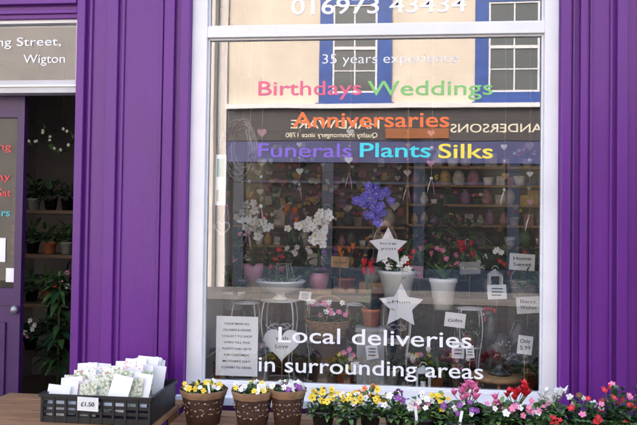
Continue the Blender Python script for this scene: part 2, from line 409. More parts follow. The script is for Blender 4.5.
# ================================================================ PLANT / OBJECT HELPERS
def pot(b,c,r,h,m,taper=.75,rim=True,fill=True):
    b.lathe(c,[(0,0),(r*taper,0),(r*.97,h*.82),(r*1.06,h*.82),(r*1.08,h),(r*.96,h),(r*.92,h*.88)] if rim else [(0,0),(r*taper,0),(r*.9,h*.5),(r,h),(r*.95,h),(r*.9,h*.88)],m)
    if fill: b.lathe(c,[(r*.93,h*.9),(0,h*.92)],soil)
def foliage(b,c,rad,n,L,w,ms,up=.6,bend=.4):
    c=Vector(c)
    for i in range(n):
        d=Vector((random.gauss(0,1),random.gauss(0,1),abs(random.gauss(0,1))*up)).normalized()
        p=c+Vector((d.x*rad[0]*U(.2,1),d.y*rad[1]*U(.2,1),d.z*rad[2]*U(.1,1.1)))
        dd=d+Vector((U(-.6,.6),U(-.6,.6),U(-.3,.7)))
        b.leaf(p,dd,L*U(.6,1.2),w*U(.7,1.2),random.choice(ms),bend*U(.3,1.5))
def orchid(name,base,pr_,ph,potm,tips,pm,br,cm=py_,leaves=6,L=.2):
    b=B(name); base=Vector(base); pot(b,base,pr_,ph,potm,rim=False)
    top=base+Vector((0,0,ph*.9))
    for i in range(leaves):
        a=i*6.28/leaves+U(-.3,.3); b.leaf(top,(math.cos(a),math.sin(a),.55),L*U(.8,1.15),.055,leafB if i%2 else leafA,.5,prof=[.5,1,1,.8,.2])
    for (tx,tz,n) in tips:   # tip offset from pot top
        P=[]; hz=tz*1.12
        for i in range(11):
            t=i/10; P.append(top+Vector((tx*(t**2.2),-.03*t,hz*(1-(1-t)**2.2)-max(0,t-.75)*tz*.7)))
        b.tube(P,.003,stemm,5)
        for k in range(n):
            t=.42+.58*k/max(1,n-1); q=P[min(10,int(t*10))]
            off=Vector(((-1)**k*br*.75,-br*.5+U(-.02,.02),U(-.015,.015)))
            c=q+off; b.tube([q,c],.0015,stemm,4)
            b.blossom(c,Vector((U(-.5,.5),-1,U(-.25,.35))),br*U(.85,1.1),5,pm,cm,.12,1.05)
    return b.done()
def star(name,c,r,m,txt=None,y=0):
    b=B(name); o=[]
    for i in range(10):
        a=math.pi/2+i*math.pi/5; rr=r if i%2==0 else r*.5; o.append((c.x+rr*math.cos(a),c.z+rr*math.sin(a)))
    b.prism(o,c.y-.008,c.y+.008,m)
    if txt:
        for i,t in enumerate(txt): b.text(t,c.x,c.z+r*(.12-.25*i),c.y-.0085,r*.75,r*.13,ink,.0)
    b.tube([(c.x,c.y+.005,c.z+r*.95),(c.x+.01,c.y+.02,c.z+r*1.5)],.0015,twig,4)
    b.tube([(c.x,c.y+.012,c.z-r*.3),(c.x,c.y+.03,c.z-r*1.9)],.003,woodl,5)
    return b.done(None,.002)
def wirestand(name,c,r,h,m):   # c: top centre of stand
    b=B(name)
    for rr,z in ((r,0),(r*.9,-h*.5),(r*1.05,-h)):
        P=[(c.x+rr*math.cos(a*.3307),c.y+rr*math.sin(a*.3307),c.z+z) for a in range(20)]; b.tube(P,.005,m,5)
    for i in range(4):
        a=.785+i*1.571; u=Vector((math.cos(a),math.sin(a),0))
        P=[c+u*r*(1+.18*math.sin(t/8*math.pi*2))-Vector((0,0,h*t/8)) for t in range(9)]; b.tube(P,.005,m,5)
        Q=[c+u*r*.5*(1+math.cos(t*.7))*.9-Vector((0,0,h*.28+.03*math.sin(t*.7)+t*.006)) for t in range(9)]; b.tube(Q,.004,m,4)
    for zz in (0,-h*.5):
        for i in range(7):
            y=-r+2*r*(i+.5)/7; y*=.88; xx=math.sqrt(max(0,(r*.9)**2-y*y)); b.tube([(c.x-xx,c.y+y,c.z+zz),(c.x+xx,c.y+y,c.z+zz)],.0025,m,4)
    return b.done()
def basket(name,base,r,h,handle=True,m=wicker,fl=None):
    b=B(name); base=Vector(base)
    for k in range(9):
        z=h*k/8; rr=r*(.75+.25*k/8)
        P=[(base.x+(rr+.004*(-1)**(i+k))*math.cos(i*.2618),base.y+(rr+.004*(-1)**(i+k))*math.sin(i*.2618),base.z+z) for i in range(25)]
        b.tube(P,h/14,m,5)
    b.lathe(base,[(0,.003),(r*.72,.003),(r*.93,h*.93)],m); b.lathe(base,[(r*.9,h*.85),(0,h*.9)],soil)
    if handle: b.tube([base+Vector((r*math.cos(t*math.pi/12),0,h+r*1.1*math.sin(t*math.pi/12))) for t in range(13)],.006,m,6)
    if fl: fl(b,base+Vector((0,0,h)))
    return b.done()
def birdcage(name,base,r,h,m):
    b=B(name); base=Vector(base)
    for z,rr in ((0,r),(h*.3,r),(h*.62,r)):
        b.tube([base+Vector((rr*math.cos(i*.349),rr*math.sin(i*.349),z)) for i in range(19)],.004,m,5)
    b.lathe(base,[(0,0),(r*1.02,0),(r*1.02,.012),(0,.012)],m)
    for i in range(14):
        a=i*.4488; u=Vector((math.cos(a),math.sin(a),0))
        b.tube([base+u*r,base+u*r+Vector((0,0,h*.62)),base+u*r*.85+Vector((0,0,h*.77)),base+u*r*.5+Vector((0,0,h*.88)),base+Vector((0,0,h*.93))],.0025,m,4)
    b.tube([base+Vector((.018*math.cos(t),0,h*.95+.018*math.sin(t))) for t in [k*.6 for k in range(12)]],.003,m,5)
    return b.done()
def lantern(name,base,w,h,m):
    b=B(name); x,y,z=base
    b.box(x-w/2,x+w/2,y-w/2,y+w/2,z,z+.015,m); b.box(x-w/2,x+w/2,y-w/2,y+w/2,z+h*.7,z+h*.73,m)
    for sx in (-1,1):
        for sy in (-1,1): b.box(x+sx*w*.46-.006,x+sx*w*.46+.006,y+sy*w*.46-.006,y+sy*w*.46+.006,z+.015,z+h*.7,m)
    b.lathe((x,y,z+h*.73),[(w*.68,0),(w*.25,h*.14),(w*.12,h*.15),(w*.12,h*.19),(0,h*.2)],m,4)
    b.tube([(x+w*.25*math.cos(t*.4),y,z+h*.92+w*.25*math.sin(t*.4)) for t in range(9)],.003,m,5)
    b.lathe((x,y,z+.015),[(0,0),(w*.2,0),(w*.2,h*.35),(0,h*.35)],pw,14)
    return b.done()
def wreath(b,c,r,ms,fm):
    for i in range(60):
        a=R()*6.28; p=Vector(c)+Vector((r*math.cos(a),U(-.03,.0),r*math.sin(a))); b.leaf(p,(math.cos(a+1.2),-.4,math.sin(a+1.2)),r*.55,r*.2,random.choice(ms),.2)
    for i in range(8):
        a=R()*6.28; b.blossom(Vector(c)+Vector((r*math.cos(a),-.05,r*math.sin(a))),(0,-1,0),r*.16,6,fm,py_)
# ================================================================ WINDOW DISPLAY
yb=.95
def onbench(px,y=.95): v=W(px,280,y); return Vector((v.x,y,bz))
orchid("white_orchid",onbench(252,.9)+Vector((0,0,.08)),.085,.13,pinkpot,[(-.10,.36,9),(.14,.30,8),(-.02,.42,6)],pw,.036)
orchid("white_orchid",onbench(319,.9)+Vector((0,0,.03)),.075,.12,pinkpot,[(-.20,.34,10),(.06,.42,10),(.0,.28,7),(-.08,.38,5)],pw,.036)
orchid("blue_orchid",onbench(373,1.05)+Vector((0,0,.08)),.075,.12,greypot,[(-.13,.50,9),(.10,.52,9),(-.02,.58,8),(.04,.44,7)],pb,.038,pw)
b=B("plant_riser")
for px,h,w in ((252,.08,.22),(319,.03,.2),(373,.08,.2),(345,.04,.16)):
    v=onbench(px,.9 if px<340 else 1.05); b.box(v.x-w/2,v.x+w/2,v.y-.1,v.y+.1,bz+.001,bz+h-.001,woodl)
b.done(None,.003)
# bromeliads / tulips
def spiky(name,base,pr_,ph,potm,fm,n=18,L=.2,fl=5,fr=.035,flh=.16):
    b=B(name); base=Vector(base); pot(b,base,pr_,ph,potm); t=base+Vector((0,0,ph*.9))
    for i in range(n):
        a=R()*6.28; e=U(.4,1.6); b.leaf(t,(math.cos(a),math.sin(a),e),L*U(.7,1.2),.028,random.choice((leafA,leafC,leafB)),.35)
    for i in range(fl):
        a=R()*6.28; q=t+Vector((math.cos(a)*.05,math.sin(a)*.05-.02,flh*U(.8,1.25))); b.tube([t,q],.003,stemm,4)
        for k in range(6):
            aa=k*1.047; b.leaf(q,(math.cos(aa)*.5,math.sin(aa)*.5,1),fr*1.5,fr*.7,fm,-.1)
    return b.done()
spiky("orange_bromeliad",onbench(346,1.0)+Vector((0,0,.0)),.065,.11,terra,po,14,.2,5,.035,.2)
spiky("orange_bromeliad",onbench(290,1.15)+Vector((0,0,.2)),.06,.1,greypot,po,14,.22,5,.04,.26)
spiky("red_bromeliad",W(371,326,.45),.062,.115,terra,pr,22,.2,4,.04,.25)
spiky("red_tulip_pot",onbench(466,1.0),.08,.12,blackp,pr,26,.24,7,.035,.2)
spiky("leafy_pot_plant",onbench(425,1.05),.07,.12,greypot,pp,30,.26,2,.03,.2)
b=B("pot_pedestal"); v=W(371,326,.45); b.box(v.x-.09,v.x+.09,.37,.53,zd,v.z-.002,greypot); b.box(v.x-.1,v.x+.1,.36,.54,v.z-.03,v.z-.003,greypot); b.done(None,.004)
# white bowl urn
c=W(280,300,.55)
b=B("white_bowl_planter")
b.lathe(c,[(0,0),(.05,0),(.055,.012),(.03,.03),(.035,.045),(.12,.07),(.165,.12),(.175,.13),(.165,.137),(.14,.12),(0,.11)],whitepot,32)
foliage(b,c+Vector((0,0,.11)),(.13,.1,.07),60,.06,.03,(leafA,leafC,leafB))
for i in range(7):
    a=i*.9; b.tube([c+Vector((.1*math.cos(a),.07*math.sin(a),.12)),c+Vector((.07*math.cos(a),.05*math.sin(a),.25)),c+Vector((-.03,0,.2+.05*math.sin(a)))],.003,palet,4)
b.done()
wirestand("wire_plant_stand",c-Vector((0,0,.002)),.13,c.z-zd-.01,metalw)
for px,pz,rr,mm in ((232,309,.09,whitepot),(222,300,.07,terra)):
    v=W(px,pz,.7); b=B("potted_foliage_plant"); v.z=max(v.z,zd); pot(b,v,rr,.13,mm); foliage(b,v+Vector((0,0,.14)),(.1,.1,.14),70,.1,.045,(leafA,leafB)); 
    b.box(v.x-.07,v.x+.07,v.y-.06,v.y+.06,zd,v.z-.001,darkw); b.done()
# printed notice
b=B("paper_notice"); c0=W(237,346,.08); w_=43*sc(.08); h_=60*sc(.08)
b.box(c0.x-w_/2,c0.x+w_/2,.075,.079,c0.z-h_/2,c0.z+h_/2,paper)
lines=["PLEASE MAKE ALL","DELIVERIES & ORDERS","COLLECT TO SHOP","OPEN TILL FIVE","PLANTS AND GIFTS","FOR CUSTOMERS","MOTHERS DAY","FLOWERS TO ORDER"]
for i,t in enumerate(lines): b.text(t,c0.x,c0.z+h_*.36-i*h_*.105,.0735,w_*(.6+.03*((i*7)%5)),.013,ink,.006)
b.done()
b=B("shop_window_tag"); v=W(221,180,.02); b.box(v.x-.032,v.x+.032,.015,.018,v.z-.155,v.z+.155,paper); b.box(v.x-.025,v.x+.025,.0115,.0135,v.z+.02,v.z+.13,mat("label_teal",(.1,.3,.28),.5,.1)); b.box(v.x-.025,v.x+.025,.0115,.0135,v.z-.13,v.z-.06,mat("label_grey",(.4,.4,.38),.5,.1)); b.done()
# heart sign
def heart(cx,cz,s,n=40):
    o=[]
    for i in range(n):
        t=i*2*math.pi/n; o.append((cx+s*16*math.sin(t)**3/16,cz+s*(13*math.cos(t)-5*math.cos(2*t)-2*math.cos(3*t)-math.cos(4*t))/16))
    return o
b=B("heart_sign"); v=W(282,343,.2); b.prism(heart(v.x,v.z,.115),.192,.206,white)
b.prism(heart(v.x,v.z,.095),.1895,.1915,paper)
for i,t in enumerate(("with","Love")): b.text(t,v.x,v.z+.02-i*.05,.188,.08,.025,ink,.0)
b.tube([(v.x-.04,.2,v.z+.1),(v.x,.2,v.z+.25),(v.x+.04,.2,v.z+.1)],.002,twig,4); b.tube([(v.x,.21,v.z),(v.x,.22,zd)],.004,woodl,6)
b.done(None,.002)
star("star_sign",W(388,247,.55),.135,white,("love","you"))
star("star_sign",W(401,306,.4),.15,white,("Mum",))
# white pots cluster
b=B("white_ribbed_planter"); v=W(397,300,.6); b.lathe(v,[(0,0),(.08,0),(.12,.17),(.13,.18),(.13,.2),(.115,.2),(.11,.17),(0,.16)],whitepot,32,.03,16)
foliage(b,v+Vector((0,0,.18)),(.1,.08,.1),50,.07,.03,(leafA,leafC)); 
for i in range(8): b.blossom(v+Vector((U(-.1,.1),-.06,U(.2,.3))),(U(-.5,.5),-1,.3),.028,6,pw,py_)
b.done(); wirestand("wire_plant_stand",v-Vector((0,0,.002)),.11,v.z-zd-.01,metalw)
b=B("white_tall_planter"); v=W(443,309,.55); b.lathe(v,[(0,0),(.06,0),(.085,.17),(.093,.18),(.093,.205),(.08,.205),(.077,.17),(0,.16)],whitepot,32)
for i in range(26):
    a=R()*6.28; b.leaf(v+Vector((0,0,.18)),(math.cos(a),math.sin(a)*.6,U(.8,2)),U(.16,.3),.03,random.choice((leafA,leafC,leafB)),.35)
b.done(); wirestand("wire_plant_stand",v-Vector((0,0,.002)),.085,v.z-zd-.01,metalb)
birdcage("wire_birdcage",onbench(222,1.0),.09,.34,metalw)
lantern("lantern",onbench(540,.95)-Vector((.05,0,0)),.11,.28,metalb)
lantern("lantern",(X(425,.3),.32,zd),.085,.2,metalw)
lantern("lantern",onbench(495,.88),.09,.22,metalw)
# basket
def fl(b,c):
    foliage(b,c,(.12,.1,.1),80,.07,.03,(leafA,leafC,leafB))
    for i in range(16): b.blossom(c+Vector((U(-.13,.13),U(-.1,-.02),U(.03,.13))),(U(-.5,.5),-1,.5),.022,6,random.choice((pw,pw,pp)),py_)
v=W(328,335,.5); basket("wicker_basket",v,.15,.10,True,wicker,fl)
b=B("basket_stool"); b.lathe((v.x,v.y,zd),[(0,0),(.12,0),(.1,.02),(.07,(v.z-zd)*.5),(.12,v.z-zd-.02),(.14,v.z-zd-.004),(0,v.z-zd-.003)],darkw); b.done()
v=W(525,283,.9); v.z=bz; basket("wicker_basket",v,.1,.12,True,palet,lambda b,c: foliage(b,c,(.1,.1,.12),60,.09,.03,(leafA,leafC)))
# ornamental cockerel on a stool
v=W(500,366,.35)
b=B("cockerel_ornament"); v.z=zd+.14
b.ball(v+Vector((0,0,.16)),(.085,.07,.10),blackc,20,14)
b.lathe(v,[(0,0),(.07,0),(.07,.015),(.03,.03),(.02,.07),(.03,.09)],blackc)
b.tube([v+Vector((-.04,0,.2)),v+Vector((-.06,0,.27)),v+Vector((-.055,0,.33)),v+Vector((-.065,0,.37))],[.055,.04,.03,.026],blackc,12)
b.ball(v+Vector((-.07,0,.375)),(.035,.028,.03),blackc,12,8)
b.tube([v+Vector((-.1,0,.375)),v+Vector((-.135,0,.365))],[.013,.002],palet,8)
for i in range(4): b.ball(v+Vector((-.095+.02*i,0,.408-.004*abs(i-1))),(.011,.006,.018),mat("comb_red",(.35,.02,.02),.4,.2),8,6)
b.ball(v+Vector((-.095,0,.345)),(.01,.008,.02),mat("comb_red",(.35,.02,.02)),8,6)
for i in range(9):
    a=.2+i*.14; P=[v+Vector((.05,-.02+.005*i,.18)),v+Vector((.05+.06*math.cos(a)+.03,-.02+.005*i,.22+.12*math.sin(a))),v+Vector((.08+.10*math.cos(a-.3),-.02+.005*i,.2+.16*math.sin(a-.1)))]
    b.tube(P,[.018,.016,.004],blackc,8)
for i in range(22): b.ball(v+Vector((U(-.05,.06),-.064,U(.1,.22))),(.006,.004,.006),palet,6,4)
b.done()
b=B("wooden_stool"); b.lathe((v.x-.02,v.y,zd),[(0,.11),(.16,.11),(.165,.125),(.16,.138),(0,.138)],woodl,28)
for i in range(3):
    a=i*2.09+.5; b.tube([(v.x-.02+.1*math.cos(a),v.y+.1*math.sin(a),zd+.11),(v.x-.02+.14*math.cos(a),v.y+.13*math.sin(a),zd)],.014,woodl,8)
b.done()
# small tags
for (px,py,w,h,y) in ((372,352,12,14,.3),(497,292,18,14,.5),(458,350,12,16,.25),(470,352,8,12,.2),(355,368,8,12,.2),(305,296,12,9,.5),(240,283,9,7,.8),(215,275,8,12,.8)):
    b=B("price_tag"); v=W(px,py,y); w2=w*sc(y)/2; h2=h*sc(y)/2
    b.obox(v,(w2*2,.004,h2*2),paper,(U(-.2,.2),U(-.15,.15),U(-.3,.3)))
    for k in range(3): b.obox(v+Vector((0,-.01,h2*.5-k*h2*.45)),(w2*1.2,.0015,h2*.12),ink)
    b.tube([v+Vector((0,.004,-h2)),(v.x,v.y+.02,max(zd,v.z-h2-.18))],.002,woodl,5); b.done()
# plaques and hanging decorations
def plaque(px,py,w,h,y,txt,m,tm,tilt=0):
    b=B("wooden_plaque"); v=W(px,py,y); a=w*sc(y); c=h*sc(y)
    b.obox(v,(a,.012,c),m,(0,tilt,0))
    for i,t in enumerate(txt): b.text(t,v.x,v.z+c*(.12 if len(txt)>1 else -.12)-i*c*.36,v.y-.008,a*.7,c*.22,tm,.004)
    b.tube([(v.x-a*.3,v.y,v.z+c*.5),(v.x,v.y,v.z+c*.5+a*.35),(v.x+a*.3,v.y,v.z+c*.5)],.002,twig,4)
    b.tube([(v.x,v.y+.01,v.z),(v.x,v.y+.02,zd if y<.76 else bz)],.003,woodl,5); b.done(None,.002)
plaque(522,262,24,16,.85,("Home","Sweet"),paper,ink,.05)
plaque(470,268,20,12,.82,("Love",),greypot,paper,-.06)
plaque(415,272,16,12,.9,("Thanks",),pinkpot,paper,.04)
plaque(528,305,22,16,.5,("Best","Wishes"),paper,ink,-.08)
plaque(340,262,18,11,.84,("Garden",),woodl,ink,.03)
plaque(455,320,20,14,.45,("Gifts",),paper,ink,.1)
plaque(525,345,14,18,.2,("Only","5.99"),paper,ink,.1)
for (px,y,n) in ((228,.5,7),(250,.6,9),(262,.45,6),(212,.6,8),(350,.9,4),(408,.8,5),(432,.7,4),(505,.6,5),(530,.75,7),(300,1.1,5)):
    b=B("hanging_garland"); v=W(px,118,y); zt=zTop-.13; zl=W(px,135+n*11+U(-8,8),y).z
    b.tube([(v.x,y,zt),(v.x+.004,y,(zt+zl)/2),(v.x,y,zl)],.0022,palet,4)
    for k in range(n):
        zz=zl+(v.z-zl)*k/n; s2=U(.018,.034); mm=random.choice((paper,pinkpot,palet,woodl,whitepot))
        if k%2: b.prism(heart(v.x+U(-.006,.006),zz,s2,18),y-.006,y+.004,mm)
        else: b.ball((v.x,y,zz),s2*.5,mm,10,8)
    b.leaf((v.x,y,zl),(.2,-.1,-1),.12,.02,pinkpot,.1); b.leaf((v.x,y,zl),(-.3,-.1,-1),.1,.02,paper,.1)
    b.done()
for px,y,r_ in ((246,.62,.1),(318,.62,.085),(356,.68,.08),(470,.6,.09)):
    v=W(px,300,y); v.z=bz-.05; wirestand("wire_plant_stand",v,r_,v.z-zd-.01,metalw)
    b=B("potted_plant"); vv=v+Vector((0,0,-(v.z-zd-.01)*.5+.004)); pot(b,vv,.055,.08,random.choice((whitepot,terra,pinkpot))); foliage(b,vv+Vector((0,0,.08)),(.07,.07,.08),45,.07,.028,(leafA,leafC,leafB)); b.done()
# small pots along deck
spec=[(215,362,.07,terra),(262,360,.06,greypot),(312,372,.06,metalg),(345,365,.065,terra),(390,366,.06,whitepot),(418,362,.07,metalg),(436,370,.05,terra),(455,366,.06,greypot),(530,360,.07,terra)]
for i,(px,pyy,r,m) in enumerate(spec):
    v=W(px,pyy,.45+.1*(i%3)); v.z=zd; b=B("potted_plant"); pot(b,v,r,.11,m)
    foliage(b,v+Vector((0,0,.11)),(.09,.08,.12+.05*(i%3)),70,.08,.03,(leafA,leafB,leafC))
    if i%2: 
        for k in range(8): b.blossom(v+Vector((U(-.08,.08),U(-.08,0),U(.14,.26))),(U(-.5,.5),-1,.5),.022,6,random.choice((pw,pp,py_)),py_)
    b.done()
# bench row plants
pots=[(225,0),(270,1),(300,0),(335,1),(400,0),(445,1),(490,0),(510,1),(535,0)]
for i,(px,k) in enumerate(pots):
    v=onbench(px,1.1); b=B("potted_plant"); pot(b,v,.06,.11,(greypot,terra,whitepot,metalg)[i%4])
    foliage(b,v+Vector((0,0,.12)),(.1,.09,.2),80,.12,.035,(leafA,leafB,leafC) if k else (leafB,leafA))
    fm=(pp,pr,pw,pv,pr,pp,pw,pr,pp)[i]
    for q in range(7): b.blossom(v+Vector((U(-.1,.1),U(-.1,0),U(.15,.34))),(U(-.5,.5),-1,.5),.025,6,fm,py_)
    b.done()
b=B("hanging_willow_wreath"); v=W(240,150,.4); 
for k in range(26):
    ph=R()*6.28; rx=U(.05,.11); rz=U(.12,.22); cx=v.x+U(-.03,.03); cz=v.z+U(-.03,.03)
    P=[(cx+rx*math.cos(ph+t*.45),.4+.03*math.sin(t+ph),cz+rz*math.sin(ph+t*.45)) for t in range(int(U(6,14)))]
    b.tube(P,U(.003,.006),palet if k%3 else twig,5)
b.tube([(v.x,.4,v.z+.2),(v.x,.4,zTop-.13)],.002,twig,4); b.done()
b=B("hanging_heart_decoration"); v=W(222,228,.35)
h=heart(v.x,v.z,.05); b.tube([(p[0],.35,p[1]) for p in h]+[(h[0][0],.35,h[0][1])],.005,paper,6); b.tube([(v.x,.35,v.z+.04),(v.x,.35,zTop-.13)],.0015,twig,4); b.done()
# ---------------- back shelves and wall stock
b=B("wall_display_stock")
cm=[mat("stock_%d"%i,c,.6,.25,20) for i,c in enumerate([(.5,.46,.4),(.35,.12,.1),(.1,.2,.1),(.6,.55,.5),(.3,.16,.3),(.12,.12,.13),(.55,.35,.1),(.45,.2,.25),(.7,.7,.68),(.06,.05,.05)])]
for i in range(210):
    px=U(250,402); pyy=U(146,222); v=W(px,pyy,DEP-.06-.0003*i)
    m=random.choice(cm)
    s=U(.018,.05); k=random.random()
    if k<.45: b.prism(heart(v.x,v.z,s,16),v.y,v.y+.006,m)
    elif k<.75: b.obox(v,(s*1.5,.01,s*2),m,(0,U(-.2,.2),0))
    else: b.ball(v,s*.8,m,8,6)
b.done()
b=B("shelf_unit")
for j,(pyy,pa,pc_) in enumerate(((228,212,404),(248,212,404),(270,212,404),(168,408,548),(186,408,548),(205,408,548),(225,408,548),(246,408,548),(268,408,548))):
    z=W(475,pyy,DEP-.2).z; x0=X(pa,DEP-.2); x1=X(pc_,DEP-.2)
    b.box(x0,x1,DEP-.35,DEP-.031,z-.02,z,woodl)
    xx=x0+.06
    while xx<x1-.06:
        k=R(); m=random.choice(cm); r=U(.03,.065); c=Vector((xx,DEP-.2,z))
        if k<.35: b.lathe(c,[(0,0),(r*.6,0),(r,r*1.0),(r*.7,r*2),(r*.4,r*2.4),(r*.55,r*2.8)],m,16)
        elif k<.6: b.obox(c+Vector((0,0,r*1.2)),(r*1.8,.02,r*2.4),m,(-.1,0,U(-.2,.2)))
        elif k<.85:
            pot(b,c,r*.8,r*1.4,m); foliage(b,c+Vector((0,0,r*1.5)),(r,r,r*1.4),22,.06,.025,(leafA,leafB,leafC))
            for q in range(4): b.blossom(c+Vector((U(-r,r),-r,U(r*1.8,r*3))),(0,-1,.3),.02,5,random.choice((pp,pw,pr,py_)),None)
        else: b.lathe(c,[(0,0),(r*.7,0),(r,r*1.6),(r*.9,r*1.6),(0,r*1.4)],whitepot,16)
        xx+=r*2+U(.0,.025)
b.box(x0-.02,x0-.001,DEP-.35,DEP-.031,0,zTop-.2,woodl); b.done()
# tall green plants in middle depth
for (px,h,y) in ((440,1.75,1.6),(415,1.5,1.7),(470,1.6,1.7),(236,1.5,1.6),(530,1.4,1.5)):
    b=B("tall_house_plant"); v=W(px,250,y); v.z=0; pot(b,v,.15,.3,greypot)
    b.tube([v+Vector((0,0,.25)),v+Vector((.03,0,h*.6)),v+Vector((0,0,h))],[.015,.012,.005],stemm)
    for i in range(90):
        a=R()*6.28; z=U(h*.5,h*1.02); b.leaf(v+Vector((0,0,z)),(math.cos(a),math.sin(a),U(-.1,1)),U(.15,.32),U(.03,.06),random.choice((leafA,leafB,leafC)),U(.3,.8))
    b.done()
# doorway view: shelf rack with plants
b=B("plant_rack"); x0=X(14,1.2); x1=X(86,1.2)
for z in (.5,.9,1.3,1.66): b.box(x0,x1+.1,1.2,1.55,z-.03,z,darkw)
for q in (x0,x1+.06): b.box(q,q+.04,1.16,1.199,0,1.9,darkw)
b.done(None,.003)
for i in range(5):
    for z in (.5,.9,1.3,1.66):
        c=Vector((x0+.08+i*.15,1.36,z)); b=B("potted_plant"); pot(b,c,.055,.1,random.choice((terra,greypot,blackp)))
        foliage(b,c+Vector((0,0,.11)),(.09,.09,.14),40,.12,.035,(leafA,leafB,leafB))
        if (i*3+int(z*10))%5==0: 
            for q in range(5): b.blossom(c+Vector((U(-.08,.08),-.08,U(.12,.26))),(0,-1,.4),.025,6,random.choice((pr,pp,pw,po)),py_)
        b.done()
for px,pyy,fm in ((36,132,pw),(63,140,pw)):
    b=B("hanging_wreath"); v=W(px,pyy,1.1); wreath(b,v,.085,(leafA,leafC,leafB),fm); b.tube([(v.x,1.1,v.z+.08),(v.x,1.1,zTop-.13)],.0015,twig,4); b.done()
b=B("tall_house_plant"); v=Vector((X(58,.7),.75,0)); pot(b,v,.13,.28,greypot)
for i in range(130):
    a=R()*6.28; z=U(.5,1.15); b.leaf(v+Vector((0,0,z)),(math.cos(a),math.sin(a),U(-.1,1)),U(.12,.24),U(.03,.06),random.choice((leafA,leafB)),U(.3,.8))
b.tube([v+Vector((0,0,.2)),v+Vector((0,0,1.2))],.01,stemm); b.done()
# ================================================================ PAVEMENT DISPLAY
YT=-.45
tz=W(160,413,YT).z
b=B("wooden_table"); tx0,tx1=W(-20,410,YT).x,W(169,412,YT).x
for i in range(5): b.box(tx0,tx1,-.78+i*.125,-.78+i*.125+.12,tz-.025,tz,wood)
b.box(tx0+.02,tx1-.02,-.76,-.74,tz-.1,tz-.026,wood)
for q in (tx0+.03,tx1-.08):
    for yy in (-.73,-.22): b.box(q,q+.05,yy,yy+.05,0,tz-.026,wood)
b.done(None,.003)
# crate
b=B("black_plastic_crate"); ax,bx=W(43,400,-.68).x,W(156,400,-.62).x; cz1=W(90,396,-.68).z; cz0=tz+.003; ya,yb_=-.70,-.30
cz1=max(cz1,cz0+.14)
for (xa,xb,y0,y1) in ((ax,bx,ya,ya+.012),(ax,bx,yb_-.012,yb_)):
    b.box(xa,xb,y0,y1,cz1-.03,cz1,black); b.box(xa,xb,y0,y1,cz0,cz0+.03,black)
    for z in (.045,.075,.105,.135): 
        if cz0+z+.012<cz1-.03: b.box(xa,xb,y0+.002,y1-.002,cz0+z,cz0+z+.016,black)
    n=9
    for i in range(n+1):
        q=xa+(xb-xa-.012)*i/n; b.box(q,q+.012,y0-.003,y1+.003,cz0+.001,cz1-.001,black)
for q in (ax,bx-.012):
    b.box(q+.001,q+.011,ya+.013,yb_-.013,cz0,cz1-.001,black)
b.box(ax-.008,bx+.008,ya-.012,ya-.004,cz1-.012,cz1+.004,black); b.box(ax-.008,bx+.008,yb_+.004,yb_+.012,cz1-.012,cz1+.004,black)
b.box(ax-.012,ax-.002,ya,yb_,cz1-.012,cz1+.004,black); b.box(bx+.002,bx+.012,ya,yb_,cz1-.012,cz1+.004,black)
b.box(ax+.013,bx-.013,ya+.013,yb_-.013,cz0+.001,cz0+.008,black)
v=W(88,404,-.72); b.obox((v.x,-.722,v.z),(.11,.003,.07),paper,(.05,0.03,0)); b.text("£1.50",v.x,v.z-.01,-.7265,.07,.022,ink)
b.done()
b=B("greeting_card_stack")
for i in range(34):
    t=i/33; x=ax+.06+ (bx-ax-.14)*((i*.37)%1); yy=ya+.05+.28*t
    w=U(.09,.13); h=U(.14,.18); z=cz0+.02+h/2+.05*t+ (.03 if x>(ax+bx)/2 else 0)
    m=random.choice((cardfl,cardfl2,cardfl3,paper,cardfl,cardfl2)) if t<.8 else paper
    b.obox((x,yy,z),(w,.003,h),m,(U(-.35,-.12),U(-.12,.12),U(-.25,.25)))
for i in range(8): b.obox((bx-.12-U(0,.1),yb_-.04-.01*i,cz0+.16+U(0,.025)),(.13,.003,.2),paper,(-.2,U(-.1,.15),U(-.2,.2)))
b.done()
# plant bench
gz=W(320,428,YT).z
b=B("plant_display_bench"); gx0,gx1=W(172,428,YT).x,W(670,428,YT).x
for i in range(4): b.box(gx0,gx1,-.70+i*.13,-.70+i*.13+.12,gz-.03,gz,wood)
for q in (gx0+.03,0,gx1-.1):
    for yy in (-.66,-.25): b.box(q,q+.05,yy,yy+.05,0,gz-.031,wood)
b.done(None,.003)
def stake(b,c,h=.09):
    h*=.75; b.obox(Vector(c)+Vector((0,0,h/2)),(.014,.0015,h),paper,(U(-.2,.1),U(-.3,.3),U(-.4,.4)))
def clump(b,c,rad,nl,nf,fr,fms,L=.045,w=.03,k=5,cm=py_,hi=1.0,lm=None):
    foliage(b,c,rad,nl,L,w,lm or (leafA,leafB,leafC),.8,.5)
    for i in range(nf):
        a=R()*6.28; q=math.sqrt(R()); p=Vector(c)+Vector((rad[0]*q*math.cos(a),rad[1]*q*math.sin(a),rad[2]*U(.7,1.25)*hi*(1-.3*q)))
        b.tube([Vector(c),p],.0012,stemm,4)
        b.blossom(p,(U(-.6,.6),-1,U(.1,1.2)),fr*U(.8,1.15),k,random.choice(fms),cm,.15,1.0)
